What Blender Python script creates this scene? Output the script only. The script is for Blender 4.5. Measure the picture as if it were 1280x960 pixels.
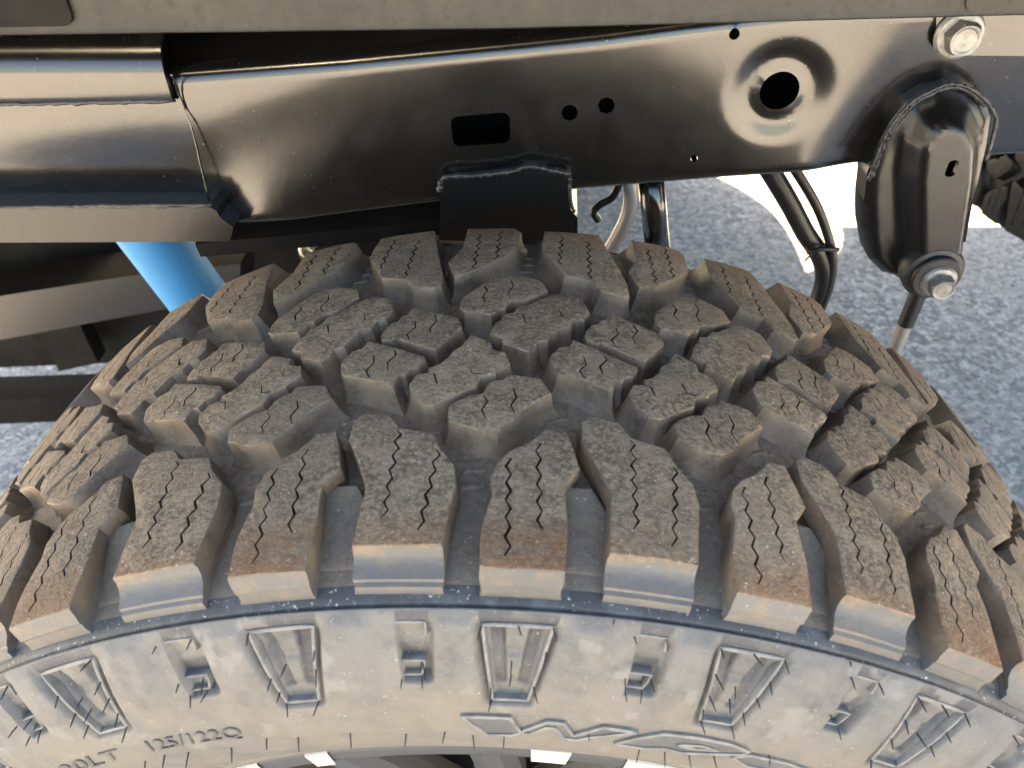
import bpy, bmesh, math, random
import numpy as np
from mathutils import Vector, Matrix
from mathutils.geometry import delaunay_2d_cdt

# ------------------------------------------------------------------ camera, sky, sun, exposure
scene = bpy.context.scene
for o in list(bpy.data.objects): bpy.data.objects.remove(o, do_unlink=True)
col = scene.collection
rad = math.radians

cam_data = bpy.data.cameras.new("camera"); cam = bpy.data.objects.new("camera", cam_data); col.objects.link(cam)
cam_data.sensor_width = 36.0; cam_data.lens = 28.319; cam_data.clip_start = 0.01; cam_data.clip_end = 500
cam_data.dof.use_dof = True; cam_data.dof.focus_distance = .47; cam_data.dof.aperture_fstop = 12.0
cam.matrix_world = Matrix([[0.998776, -0.005958, 0.049107, 0.037142], [0.040588, 0.666187, -0.744679, -0.318566], [-0.028278, 0.745761, 0.665613, 1.147653], [0.0, 0.0, 0.0, 1.0]])
scene.camera = cam

SUN = Vector((-0.50, 0.95, 1.0)).normalized()          # towards the sun, behind the truck
world = bpy.data.worlds.new("World"); scene.world = world; world.use_nodes = True
wn = world.node_tree; sky = wn.nodes.new("ShaderNodeTexSky"); sky.sky_type = 'NISHITA'; sky.sun_disc = False
sky.sun_elevation = math.asin(SUN.z); sky.sun_rotation = math.atan2(SUN.x, SUN.y)
sky.air_density = 1.0; sky.dust_density = 1.5; sky.ozone_density = 1.0
bg = wn.nodes["Background"]; bg.inputs["Strength"].default_value = 0.055
wn.links.new(sky.outputs[0], bg.inputs[0])
sl = bpy.data.lights.new("sun", 'SUN'); sl.energy = 5.0; sl.angle = rad(0.5); sl.color = (1.0, 0.84, 0.62)
so = bpy.data.objects.new("sun", sl); col.objects.link(so); so.location = (0, 0, 8)
so.rotation_euler = SUN.to_track_quat('Z', 'Y').to_euler()
vs = scene.view_settings; vs.view_transform = 'Standard'; vs.look = 'None'; vs.gamma = 1.0; vs.use_curve_mapping = False
vs.exposure = 3.9
vs.use_white_balance = True; vs.white_balance_temperature = 7550; vs.white_balance_tint = 10   # the phone balanced for shade
scene.cycles.use_denoising = True
scene.cycles.max_bounces = 8; scene.cycles.diffuse_bounces = 4; scene.cycles.glossy_bounces = 4

# ------------------------------------------------------------------ materials
def mat(name, base, rough=0.6, metal=0.0, coat=0.0, spec=0.5, noise=None, bump=None, specks=None, rough_noise=None, stain_tint=None, vary=0.0, stones=None, coat_rough=0.1, coat_ior=1.5):
    """procedural principled material.  noise = (scale, colour2, lo, hi); bump = (scale, strength, dist[, scale2]);
    specks = (scale, colour, threshold, amount); stain = list of (attribute, colour, noise scale, amount)"""
    m = bpy.data.materials.new(name); m.use_nodes = True; nt = m.node_tree; N = nt.nodes; L = nt.links
    b = N["Principled BSDF"]
    tc = N.new("ShaderNodeTexCoord"); crd = tc.outputs["Object"]
    def rgb(c):
        n = N.new("ShaderNodeRGB"); n.outputs[0].default_value = (*c, 1); return n.outputs[0]
    def noise_tex(scale, detail=6, rough_=0.6):
        n = N.new("ShaderNodeTexNoise"); n.inputs["Scale"].default_value = scale; n.inputs["Detail"].default_value = detail
        n.inputs["Roughness"].default_value = rough_; L.new(crd, n.inputs["Vector"]); return n.outputs["Fac"]
    def rng(v, a, b_, c=0.0, d=1.0):
        n = N.new("ShaderNodeMapRange"); n.inputs[1].default_value = a; n.inputs[2].default_value = b_
        n.inputs[3].default_value = c; n.inputs[4].default_value = d; L.new(v, n.inputs[0]); return n.outputs[0]
    def mix(f, a, b_):
        n = N.new("ShaderNodeMix"); n.data_type = 'RGBA'
        if isinstance(f, float): n.inputs[0].default_value = f
        else: L.new(f, n.inputs[0])
        L.new(a, n.inputs[6]); L.new(b_, n.inputs[7]); return n.outputs[2]
    def mul(a, b_):
        n = N.new("ShaderNodeMath"); n.operation = 'MULTIPLY'; L.new(a, n.inputs[0])
        if isinstance(b_, float): n.inputs[1].default_value = b_
        else: L.new(b_, n.inputs[1])
        return n.outputs[0]
    c = rgb(base)
    for nz in ([noise] if isinstance(noise, tuple) else (noise or [])):
        c = mix(rng(noise_tex(nz[0]), nz[2], nz[3]), c, rgb(nz[1]))
    for sc_, c2, a_, b2 in (stones or []):
        vo = N.new("ShaderNodeTexVoronoi"); vo.inputs["Scale"].default_value = sc_; L.new(crd, vo.inputs["Vector"]); sx_ = N.new("ShaderNodeSeparateColor"); L.new(vo.outputs["Color"], sx_.inputs[0])
        c = mix(rng(sx_.outputs[0], a_, b2), c, rgb(c2))
    for st in (stain_tint or []):
        a = N.new("ShaderNodeAttribute"); a.attribute_name = st[0]
        c = mix(mul(a.outputs["Fac"], rng(noise_tex(st[2], 8, 0.7), 0.35, 0.65, 0.25 * st[3], st[3])), c, rgb(st[1]))
    for sp in ([specks] if isinstance(specks, tuple) else (specks or [])):
        c = mix(mul(rng(noise_tex(sp[0], 3, 0.6), sp[2], sp[2] + 0.05), sp[3]), c, rgb(sp[1]))
    if vary:
        oi = N.new("ShaderNodeObjectInfo"); hs = N.new("ShaderNodeHueSaturation"); L.new(rng(oi.outputs["Random"], 0, 1, 1 - vary, 1 + vary), hs.inputs["Value"]); L.new(c, hs.inputs["Color"]); c = hs.outputs[0]
    L.new(c, b.inputs["Base Color"])
    b.inputs["Metallic"].default_value = metal; b.inputs["Roughness"].default_value = rough
    b.inputs["Specular IOR Level"].default_value = spec
    b.inputs["Coat Weight"].default_value = coat; b.inputs["Coat Roughness"].default_value = coat_rough; b.inputs["Coat IOR"].default_value = coat_ior
    if rough_noise: L.new(rng(noise_tex(rough_noise[0]), 0.35, 0.65, rough_noise[1], rough_noise[2]), b.inputs["Roughness"])
    if bump:
        h = noise_tex(bump[0], 8, 0.65)
        if len(bump) > 3:
            ad = N.new("ShaderNodeMath"); ad.operation = 'ADD'; L.new(h, ad.inputs[0]); L.new(mul(noise_tex(bump[3], 5, 0.6), bump[4]), ad.inputs[1]); h = ad.outputs[0]
        bp = N.new("ShaderNodeBump"); bp.inputs["Strength"].default_value = bump[1]; bp.inputs["Distance"].default_value = bump[2]
        L.new(h, bp.inputs["Height"]); L.new(bp.outputs[0], b.inputs["Normal"])
    return m

M = {}
M['tread'] = mat('worn dusty tread rubber', (.36, .248, .150), rough=.7, vary=.14, noise=[(420, (.15, .102, .062), .38, .58), (90, (.41, .285, .175), .45, .75), (9, (.27, .186, .114), .5, .7)],
                 bump=(420, 1.0, .0014, 130, .9), specks=[(800, (.72, .66, .56), .655, .85), (330, (.48, .42, .34), .66, .7)],
                 stain_tint=[('rust', (.26, .112, .042), 110, 1.0)])
M['wall'] = mat('moulded groove wall rubber', (.215, .145, .090), rough=.45, noise=[(60, (.112, .078, .053), .40, .66), (400, (.25, .175, .115), .5, .75)],
                bump=(500, .4, .0008, 40, .5), vary=.12, specks=[(700, (.5, .45, .38), .69, .6)], stain_tint=[('blue', (.150, .126, .102), 70, .8), ('rust', (.17, .088, .045), 60, .5), ('film', (.112, .106, .097), 120, 1.35)])  # 'blue' puts the sky reflection on outer groove walls into colour
M['sipe'] = mat('sipe rubber', (.02, .018, .016), rough=.8)
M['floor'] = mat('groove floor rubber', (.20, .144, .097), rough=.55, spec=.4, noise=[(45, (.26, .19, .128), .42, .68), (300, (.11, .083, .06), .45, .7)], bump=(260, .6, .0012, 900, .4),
                 specks=[(420, (.5, .46, .40), .66, .7)], stain_tint=[('blue', (.175, .145, .115), 60, .9)])  # 'blue' tones the outer groove floor for the sky it reflects
M['sidewall'] = mat('dusty sidewall rubber', (.138, .130, .119), rough=.55, noise=[(18, (.168, .152, .130), .42, .68), (70, (.090, .088, .085), .46, .68), (400, (.135, .126, .115), .5, .7)],
                    bump=(700, .4, .0006, 60, .6), specks=[(620, (.52, .50, .46), .675, .6), (38, (.235, .215, .185), .60, .5)], stain_tint=[('tan', (.205, .172, .130), 22, .75), ('recess_dark', (.055, .055, .060), 50, 1.6)])
M['rib'] = mat('moulded rib rubber', (.215, .20, .175), rough=.45, noise=(120, (.12, .118, .115), .42, .66), bump=(600, .3, .0004))
M['band'] = mat('dark shoulder band rubber', (.052, .050, .047), rough=.42, noise=(80, (.105, .104, .102), .48, .70), bump=(500, .5, .0008), specks=[(420, (.60, .58, .54), .645, .85)])
M['spew'] = mat('vent hair rubber', (.012, .012, .014), rough=.5)
M['letter'] = mat('raised letter rubber', (.095, .092, .088), rough=.42, noise=(90, (.15, .135, .115), .45, .7))
M['black'] = mat('black chassis paint', (.0045, .0043, .0042), rough=.2, coat=1.0, coat_rough=.15, spec=.4, noise=[(12, (.008, .0074, .0066), .4, .7), (70, (.022, .0195, .016), .56, .78)], bump=(35, .10, .004),
                 specks=[(520, (.42, .38, .32), .69, .5)], rough_noise=(9, .16, .26), coat_ior=1.6)
M['black2'] = mat('black painted bracket steel', (.0055, .0053, .005), rough=.32, coat=.35, coat_rough=.25, coat_ior=1.5, spec=.4, bump=(60, .12, .003), specks=[(420, (.30, .27, .22), .745, .4)])
M['weld'] = mat('painted weld bead', (.016, .015, .015), rough=.28, coat=.4, bump=(260, .9, .002), specks=[(500, (.4, .38, .34), .70, .6)])
M['under'] = mat('dull black underbody', (.006, .0058, .0055), rough=.65, spec=.12, noise=(18, (.014, .0125, .011), .45, .7), bump=(120, .3, .002), specks=[(300, (.22, .2, .17), .72, .4)])
M['sill'] = mat('grey brown sill cladding', (.036, .032, .027), rough=.36, spec=.2, coat=.06, noise=[(30, (.058, .051, .042), .4, .7), (160, (.03, .027, .023), .5, .7)], bump=(500, .25, .0006), specks=[(260, (.02, .018, .016), .66, .7), (500, (.3, .28, .25), .74, .5)])
M['blue'] = mat('blue shock paint', (.055, .30, .60), rough=.55, coat=.0, spec=.25)
M['zinc'] = mat('zinc plated steel', (.30, .29, .27), rough=.42, metal=.6, noise=(220, (.19, .18, .165), .42, .66), bump=(300, .4, .0008))
M['rubber'] = mat('black bushing rubber', (.018, .017, .016), rough=.45, bump=(300, .3, .0006))
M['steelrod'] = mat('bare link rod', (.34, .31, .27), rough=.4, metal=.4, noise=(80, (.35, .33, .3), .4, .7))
M['rim'] = mat('dark satin wheel', (.075, .070, .063), rough=.4, coat=.3, specks=[(300, (.2, .19, .18), .70, .5)])
M['cream_pad'] = mat('cream rim pad', (.62, .57, .47), rough=.45, metal=.0, bump=(800, .2, .0003))
M['cable'] = mat('black cable sleeve', (.016, .0155, .015), rough=.36, bump=(200, .3, .001))
M['body'] = mat('dark grey truck paint', (.03, .03, .032), rough=.3, coat=.5)
M['asphalt'] = mat('pale worn asphalt', (.45, .45, .455), rough=.85, noise=[(24, (.25, .255, .27), .45, .54), (46, (.78, .78, .78), .51, .57), (150, (.26, .265, .28), .53, .62), (3, (.46, .458, .455), .4, .7)],
                   bump=(110, 1.0, .010, 40, .8), stones=[(120, (.62, .625, .64), .80, .95), (120, (.24, .245, .26), .25, .10), (70, (.50, .49, .47), .86, .95)])

# ------------------------------------------------------------------ helpers
def mesh_obj(name, verts, faces, mats, fm=None, parent=None, sharp=35, attrs=None, smooth=True):
    me = bpy.data.meshes.new(name); me.from_pydata([tuple(v) for v in verts], [], [tuple(f) for f in faces])
    for m in (mats if isinstance(mats, (list, tuple)) else [mats]): me.materials.append(M[m])
    if fm is not None: me.polygons.foreach_set('material_index', np.asarray(fm, dtype=np.int32))
    if smooth:
        me.polygons.foreach_set('use_smooth', np.ones(len(me.polygons), dtype=bool))
        if sharp and sharp < 180: me.set_sharp_from_angle(angle=rad(sharp))
    for k, v in (attrs or {}).items():
        a = me.attributes.new(k, 'FLOAT', 'POINT'); a.data.foreach_set('value', np.asarray(v, dtype=np.float32))
    me.update()
    o = bpy.data.objects.new(name, me); col.objects.link(o)
    if parent: o.parent = parent
    return o
def bm_obj(name, bm, mats, parent=None, sharp=35, bevel=0.0, seg=2):
    if bevel:
        es = [e for e in bm.edges if len(e.link_faces) == 2 and e.calc_face_angle() > rad(40)]
        bmesh.ops.bevel(bm, geom=es, offset=bevel, segments=seg, affect='EDGES', profile=.5)
    bmesh.ops.recalc_face_normals(bm, faces=bm.faces[:])
    me = bpy.data.meshes.new(name); bm.to_mesh(me); bm.free()
    for m in (mats if isinstance(mats, (list, tuple)) else [mats]): me.materials.append(M[m])
    me.polygons.foreach_set('use_smooth', np.ones(len(me.polygons), dtype=bool))
    if sharp < 180: me.set_sharp_from_angle(angle=rad(sharp))
    o = bpy.data.objects.new(name, me); col.objects.link(o)
    if parent: o.parent = parent
    return o
def thing(name, label, cat, loc=(0, 0, 0), group=None):
    o = bpy.data.objects.new(name, None); col.objects.link(o); o.location = loc; o.empty_display_size = .05
    tag(o, label, cat, group); return o
def tag(o, label, cat, group=None):
    o['label'] = label; o['category'] = cat
    if group: o['group'] = group
    return o
def local(o):            # keep a part's world-space mesh under a thing that stands somewhere else
    o.matrix_parent_inverse = Matrix.Translation(-Vector(o.parent.location)); return o
def tube_bm(pts, r, n=12, bm=None, cap=True):
    bm = bm or bmesh.new(); P = [Vector(p) for p in pts]; rs = r if isinstance(r, (list, tuple)) else [r] * len(P)
    prev = None; up = None
    for i, p in enumerate(P):
        t = (P[min(i + 1, len(P) - 1)] - P[max(i - 1, 0)]).normalized()
        if up is None:
            up = t.orthogonal().normalized()
        up = (up - t * up.dot(t)).normalized(); sd = t.cross(up)
        ring = [bm.verts.new(p + rs[i] * (math.cos(2 * math.pi * k / n) * up + math.sin(2 * math.pi * k / n) * sd)) for k in range(n)]
        if prev:
            for k in range(n): bm.faces.new((prev[k], prev[(k + 1) % n], ring[(k + 1) % n], ring[k]))
        elif cap: bm.faces.new(ring[::-1])
        prev = ring
    if cap: bm.faces.new(prev)
    return bm
def spline(pts, n=8):
    P = [Vector(p) for p in pts]; out = []
    Q = [P[0] * 2 - P[1]] + P + [P[-1] * 2 - P[-2]]
    for i in range(1, len(Q) - 2):
        a, b, c, d = Q[i - 1:i + 3]
        for k in range(n):
            t = k / n; out.append(.5 * (2 * b + (c - a) * t + (2 * a - 5 * b + 4 * c - d) * t * t + (-a + 3 * b - 3 * c + d) * t ** 3))
    return out + [P[-1]]
def box_bm(lo, hi, bm=None):
    bm = bm or bmesh.new(); r = bmesh.ops.create_cube(bm, size=1)
    for v in r['verts']: v.co = Vector([lo[i] + (v.co[i] + .5) * (hi[i] - lo[i]) for i in range(3)])
    return bm
def beam_bm(a, b, w, h, bm=None):
    """rectangular bar from a to b, h along world z-ish, w across"""
    bm = bm or bmesh.new(); a, b = Vector(a), Vector(b); t = (b - a).normalized(); s = t.cross(Vector((0, 0, 1))).normalized(); u = s.cross(t)
    V = [bm.verts.new(p + s * sx * w / 2 + u * sz * h / 2) for p in (a, b) for sx, sz in ((-1, -1), (1, -1), (1, 1), (-1, 1))]
    for f in ((3, 2, 1, 0), (4, 5, 6, 7), (0, 1, 5, 4), (1, 2, 6, 5), (2, 3, 7, 6), (3, 0, 4, 7)): bm.faces.new([V[i] for i in f])
    return bm
def poly_area(p): return .5 * sum(p[i][0] * p[(i + 1) % len(p)][1] - p[(i + 1) % len(p)][0] * p[i][1] for i in range(len(p)))
def densify(p, step):
    out = []
    for i in range(len(p)):
        a, b = np.array(p[i], float), np.array(p[(i + 1) % len(p)], float); n = max(1, int(math.ceil(np.linalg.norm(b - a) / step)))
        out += [a + (b - a) * k / n for k in range(n)]
    return np.array(out)
def normals2(p):
    p = np.asarray(p); e = np.roll(p, -1, 0) - p; e /= np.linalg.norm(e, axis=1)[:, None]
    n = np.stack([e[:, 1], -e[:, 0]], 1); m = n + np.roll(n, 1, 0); d = (m * n).sum(1)
    return m / np.maximum(d, .55)[:, None]
def inside(pt, poly):
    x, y = pt; c = False; n = len(poly); j = n - 1
    for i in range(n):
        if (poly[i][1] > y) != (poly[j][1] > y) and x < (poly[j][0] - poly[i][0]) * (y - poly[i][1]) / (poly[j][1] - poly[i][1]) + poly[i][0]: c = not c
        j = i
    return c
def dist_poly(pt, poly):
    P = np.asarray(poly); Q = np.roll(P, -1, 0); d = Q - P; t = np.clip(((np.asarray(pt) - P) * d).sum(1) / np.maximum((d * d).sum(1), 1e-12), 0, 1)
    return np.linalg.norm(P + d * t[:, None] - np.asarray(pt), axis=1).min()
def cdt(outline, holes, grid, keep=None):
    """triangulate outline (n,2) with inner loops; returns verts, tris, per-tri hole index or -1"""
    V = [Vector(p) for p in outline]; F = [list(range(len(V)))]
    for h in holes: F.append(list(range(len(V), len(V) + len(h)))); V += [Vector(p) for p in h]
    V += [Vector(p) for p in grid]
    ov, oe, of, _, _, fo = delaunay_2d_cdt(V, [], F, 1, 1e-7)
    T, H = [], []
    for f, src in zip(of, fo):
        if 0 not in src: continue
        k = [s for s in src if s > 0]; hid = (k[0] - 1) if k else -1
        for i in range(1, len(f) - 1): T.append((f[0], f[i], f[i + 1])); H.append(hid)
    return np.array([tuple(v) for v in ov]), T, H

# ------------------------------------------------------------------ ground
g = 60.0
gv = [(-g, -g, 0), (g, -g, 0), (g, g, 0), (-g, g, 0)]
ground = mesh_obj('ground', gv, [(0, 1, 2, 3)], 'asphalt'); ground['kind'] = 'structure'

# ------------------------------------------------------------------ the tyre: tread layout in millimetres
# u = arc length round the tread (0 at the top), v = across (negative = outer side), units repeat every PITCH
RT = 445.0; EDGE = 128.6; DROP = 8.2; UNITS = 26; PITCH = 2 * math.pi * RT / UNITS; ZC = 444.0
DEPTH = 14.0
def r_tread(v): return RT - DROP * np.abs(np.asarray(v, float) / EDGE) ** 2.5
kn = {-2: -222.0, -1: -98.5, 0: 9.3, 1: 116.3, 2: 221.0}; last = kn[-2] + UNITS * PITCH
for k in range(3, 25): kn[k] = kn[2] + (last - kn[2]) * (k - 2) / 22.0
KX = np.array([9.3 + k * PITCH for k in sorted(kn)]); KY = np.array([kn[k] for k in sorted(kn)])
def warp(u):            # moulded tyres vary the pitch; this spreads the units as on this one
    u = np.asarray(u, float); n = np.floor((u - KX[0]) / (UNITS * PITCH)); return np.interp(u - n * UNITS * PITCH, KX, KY) + n * UNITS * PITCH
def unwarp(a):
    a = np.asarray(a, float); n = np.floor((a - KY[0]) / (UNITS * PITCH)); return np.interp(a - n * UNITS * PITCH, KY, KX) + n * UNITS * PITCH
def place(u, v, r):     # to metres in the wheel's frame
    th = warp(u) / RT; return np.stack([r * np.sin(th), np.broadcast_to(v, th.shape), r * np.cos(th) + ZC], -1) / 1000.0

BLOCKS = {
    'plain': [(13.4, -78.1), (18.7, -71.1), (26.8, -66.4), (31.4, -61.3), (34.6, -56.9), (44.2, -56.4), (47.8, -68.3), (50.5, -78.9), (43.8, -88.6), (44.9, -108.1), (44.0, -129.0), (9.0, -129.0), (8.6, -113.2), (9.8, -105.2), (12.2, -94.8), (11.0, -86.0)],
    'scoop': [(51.7, -50.8), (56.2, -46.6), (69.5, -49.4), (74.9, -57.3), (90.9, -61.0), (94.5, -69.5), (102.3, -79.4), (103.6, -90.7), (100.4, -119.8), (62.5, -119.3), (64.0, -90.5), (60.3, -81.1), (51.5, -62.7)],
    'rear_a': [(33.0, 126.4), (68.5, 128.6), (73.5, 103.9), (81.8, 66.9), (81.9, 55.8), (78.9, 53.2), (65.1, 56.6), (59.9, 65.0), (44.9, 69.4), (41.2, 77.2), (32.1, 96.0), (31.5, 107.1)],
    'rear_b': [(90.5, 128.6), (121, 128.6), (125.5, 122.5), (123.9, 99.2), (118.8, 90.6), (109.0, 80.7), (99.7, 70.8), (88.4, 65.3), (83.2, 82.2), (90.1, 100.8)],
    'centre_a': [(-10.6, -44.2), (-8.0, -41.3), (-1.2, -36.6), (4.5, -35.6), (6.3, -30.6), (8.3, -27.0), (14.0, -25.7), (16.0, -21.8), (31.5, -23.8), (36.7, -33.3), (27.6, -41.6), (22.1, -46.9), (20.5, -51.1), (12.1, -58.2), (2.5, -58.6), (-3.9, -55.8), (-9.8, -52.8), (-10.6, -48.2)],
    'centre_b': [(-31.8, -28.2), (-29.0, -21.5), (-23.5, -20.4), (-23.3, -16.7), (-18.5, -14.1), (-14.6, -9.4), (-12.6, -3.5), (-7.8, 0.4), (-7.4, 3.4), (-4.3, 8.6), (5.7, 2.8), (6.7, -2.8), (13.5, -5.3), (15.9, -13.2), (9.6, -18.7), (9.4, -21.0), (2.2, -23.3), (0.5, -30.4), (-9.2, -36.6), (-14.5, -40.6), (-18.5, -43.2), (-23.3, -42.4), (-30.2, -33.8)],
    'centre_c': [(-70.4, -8.4), (-70.4, -5.9), (-66.8, -1.0), (-66.5, 0.9), (-61.1, 2.6), (-59.0, 8.2), (-43.7, 0.7), (-27.5, -7.7), (-26.7, -10.2), (-29.3, -14.5), (-33.4, -16.5), (-35.3, -21.1), (-38.2, -20.8), (-39.7, -23.9), (-40.4, -28.6), (-52.8, -22.9), (-56.7, -21.1), (-66.9, -18.6), (-68.6, -15.9)],
    'centre_d': [(-52.5, 11.4), (-51.6, 17.0), (-48.5, 22.7), (-45.2, 23.9), (-43.4, 28.2), (-41.0, 28.4), (-39.2, 35.2), (-25.9, 29.0), (-12.9, 23.9), (-10.4, 15.1), (-15.3, 7.3), (-19.4, 2.8), (-22.1, -2.2), (-28.6, 0.9), (-34.9, 3.7), (-45.0, 9.7), (-46.5, 7.8), (-51.6, 8.5)],
    'centre_e': [(5.6, 10.7), (7.6, 19.1), (10.1, 21.6), (11.9, 27.2), (17.0, 29.3), (19.8, 35.3), (24.2, 36.5), (37.0, 47.5), (42.7, 50.1), (53.4, 46.5), (57.6, 33.9), (54.8, 27.3), (49.9, 25.9), (47.2, 20.6), (41.7, 18.7), (37.1, 11.7), (34.9, 6.8), (30.0, 5.2), (28.0, -0.5), (25.3, -4.0), (18.1, -0.1), (12.4, 2.4), (12.1, 6.4)],
    'centre_f': [(-12.4, 39.4), (-10.9, 44.0), (-0.8, 57.2), (6.9, 66.5), (18.8, 66.7), (31.5, 61.1), (34.5, 51.4), (22.6, 41.7), (15.8, 40.7), (12.9, 37.5), (11.7, 33.1), (8.7, 32.6), (4.6, 26.4), (-2.2, 29.2), (-9.7, 29.6), (-12.6, 32.9)]}
SIPES = {
    'plain': [[(18.5, -71.1), (20.2, -123.9)], [(31.4, -61.8), (33.3, -111.2)]],
    'scoop': [[(74.9, -57.4), (74.3, -107.1)], [(94.4, -69.9), (90.5, -112.8)]],
    'rear_a': [[(43.9, 119.9), (41.7, 77.2)], [(60.4, 116.4), (59.4, 65.1)]],
    'rear_b': [[(99.4, 120.5), (99.3, 71.5)], [(112.3, 126.7), (111.6, 84.6)]],
    'centre_a': [[(4.5, -35.6), (7.0, -41.1), (4.5, -46.6), (6.6, -51.9)], [(18.8, -31.9), (20.6, -37.5), (18.0, -43.2), (20.4, -50.1)]],
    'centre_b': [[(-23.1, -21.7), (-20.6, -21.3), (-18.3, -28.5)], [(-3.7, -14.9), (-2.1, -21.2), (2.9, -22.1)]],
    'centre_c': [[(-54.2, -4.0), (-52.8, -10.1), (-56.1, -15.5), (-53.6, -22.5)], [(-43.6, 0.2), (-42.0, -5.0), (-45.8, -11.0), (-44.6, -16.4)]],
    'centre_d': [[(-35.6, 22.7), (-34.8, 17.1), (-38.6, 11.6), (-37.0, 5.7)], [(-26.2, 28.5), (-24.0, 22.3), (-27.1, 15.9), (-26.2, 11.3)]],
    'centre_e': [[(17.9, 28.4), (21.5, 27.8), (23.9, 19.9)], [(40.7, 34.7), (42.9, 28.0), (47.1, 26.1)]],
    'centre_f': [[(-1.4, 55.6), (1.2, 50.0), (-1.0, 43.9), (0.9, 38.5)], [(13.9, 60.5), (15.5, 54.7), (12.7, 47.6), (14.5, 42.2)]]}
def zigzag(a, b, seg=4.3, amp=1.15):
    a, b = np.array(a), np.array(b); L = np.linalg.norm(b - a); n = int(round(L / seg)); t = (b - a) / L; s = np.array([-t[1], t[0]])
    return [a + t * L * i / n + s * amp * (1 if i % 2 else -1) for i in range(n + 1)]
def sipe_poly(line, w, ring):
    line = [np.array(p, float) for p in line]; c = sum(line) / len(line)
    for i in (0, -1):
        for _ in range(30):
            if inside(line[i], ring) and dist_poly(line[i], ring) > w * .5 + .5: break
            line[i] = line[i] + (c - line[i]) * .06
    line = [p for p in line if inside(p, ring) and dist_poly(p, ring) > w * .5 + .3]
    if len(line) < 2: return None
    L, R_ = [], []
    for i, p in enumerate(line):
        t = line[min(i + 1, len(line) - 1)] - line[max(i - 1, 0)]; t = t / np.linalg.norm(t); s = np.array([-t[1], t[0]]); k = .6 if i in (0, len(line) - 1) else 1
        L.append(p + s * w / 2 * k); R_.append(p - s * w / 2 * k)
    return L + R_[::-1]
def block_topology(kind):
    """(u, v, h) verts, faces, material index (0 top, 1 wall, 2 sipe)"""
    pts = BLOCKS[kind]
    if poly_area(pts) < 0: pts = pts[::-1]
    P = densify(pts, 6.0); n = normals2(P); N_ = len(P); shoulder = kind in ('plain', 'scoop', 'rear_a', 'rear_b')
    sgn = -1 if kind in ('plain', 'scoop') else 1
    emax = (P[:, 1] * sgn).max(); outer = (P[:, 1] * sgn > emax - 1.6) if shoulder else np.zeros(N_, bool)
    if kind == 'scoop': rings = [(-.0, -.7, -.5), (-.25, -.2, -.1), (-.8, 0, .2), (-3, .2, .4), (-6, .5, 1.8), (-8.3, .7, 4.6), (-9.4, .9, 8.2), (-9.7, .9, 8.9), (-10.8, .6, 9.4), (-11.4, .2, 11.2), (-14.8, .6, 12.2)]
    elif kind == 'plain': rings = [(0, -.7, -.5), (-.25, -.2, -.1), (-.8, 0, .3), (-4.5, .2, 1.5), (-8.0, -.2, 2.7), (-9.0, -.4, 2.2), (-12, -.6, 2.8), (-14.8, .4, 3.4)]
    else: rings = [(0, -.7, -.5), (-.25, -.2, -.1), (-.8, 0, .3), (-7, .9, 2.6), (-11, 2.2, 4.4), (-14.8, 5.2, 6.0)]
    grow = 0.0 if shoulder else .5
    def ringpts(off, dv):
        q = P + n * (off + grow)
        if shoulder: q[outer, 1] = P[outer, 1] + sgn * dv
        return q
    R0 = ringpts(rings[0][1], rings[0][2])
    lines = []
    for l in SIPES[kind]:
        l = zigzag(*l) if len(l) == 2 else l
        s = sipe_poly(l, 1.0 if shoulder else .85, R0)
        if s: lines.append(s if poly_area(s) > 0 else s[::-1])
    lo, hi = R0.min(0), R0.max(0); grid = []
    for x in np.arange(lo[0], hi[0], 6.5):
        for y in np.arange(lo[1], hi[1], 6.5):
            if inside((x, y), R0) and dist_poly((x, y), R0) > 2.2: grid.append((x, y))
    V2, T, H = cdt(R0, lines, grid)
    verts = [(x, y, 0.0) for x, y in V2]; faces, fm = [], []
    cut = {}
    def low(i):
        if i not in cut: cut[i] = len(verts); verts.append((V2[i][0], V2[i][1], -4.5))
        return cut[i]
    edge = {}
    for t, h in zip(T, H):
        if poly_area([V2[i] for i in t]) < 0: t = t[::-1]
        if h < 0:
            faces.append(t); fm.append(0)
            for a, b in ((t[0], t[1]), (t[1], t[2]), (t[2], t[0])): edge[(a, b)] = 1
        else: faces.append(tuple(low(i) for i in t)); fm.append(2)
    for t, h in zip(T, H):
        if h >= 0:
            if poly_area([V2[i] for i in t]) < 0: t = t[::-1]
            for a, b in ((t[0], t[1]), (t[1], t[2]), (t[2], t[0])):
                if (b, a) in edge: faces.append((a, b, low(b), low(a))); fm.append(2)
    prev = list(range(N_))       # cdt keeps the outline first
    for ri, (h, off, dv) in enumerate(rings[1:]):
        q = ringpts(off, dv); base = len(verts); verts += [(x, y, h) for x, y in q]; cur = list(range(base, base + N_))
        for i in range(N_):
            j = (i + 1) % N_; faces.append((prev[i], cur[i], cur[j], prev[j])); fm.append(0 if ri < 1 else 1)
        prev = cur
    return np.array(verts), faces, fm, (emax if shoulder else 1e6)
TOPO = {k: block_topology(k) for k in BLOCKS}

wheel = thing('wheel', 'large black off road tyre with chunky dusty tread on dark rim, standing on the asphalt', 'wheel')

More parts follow.
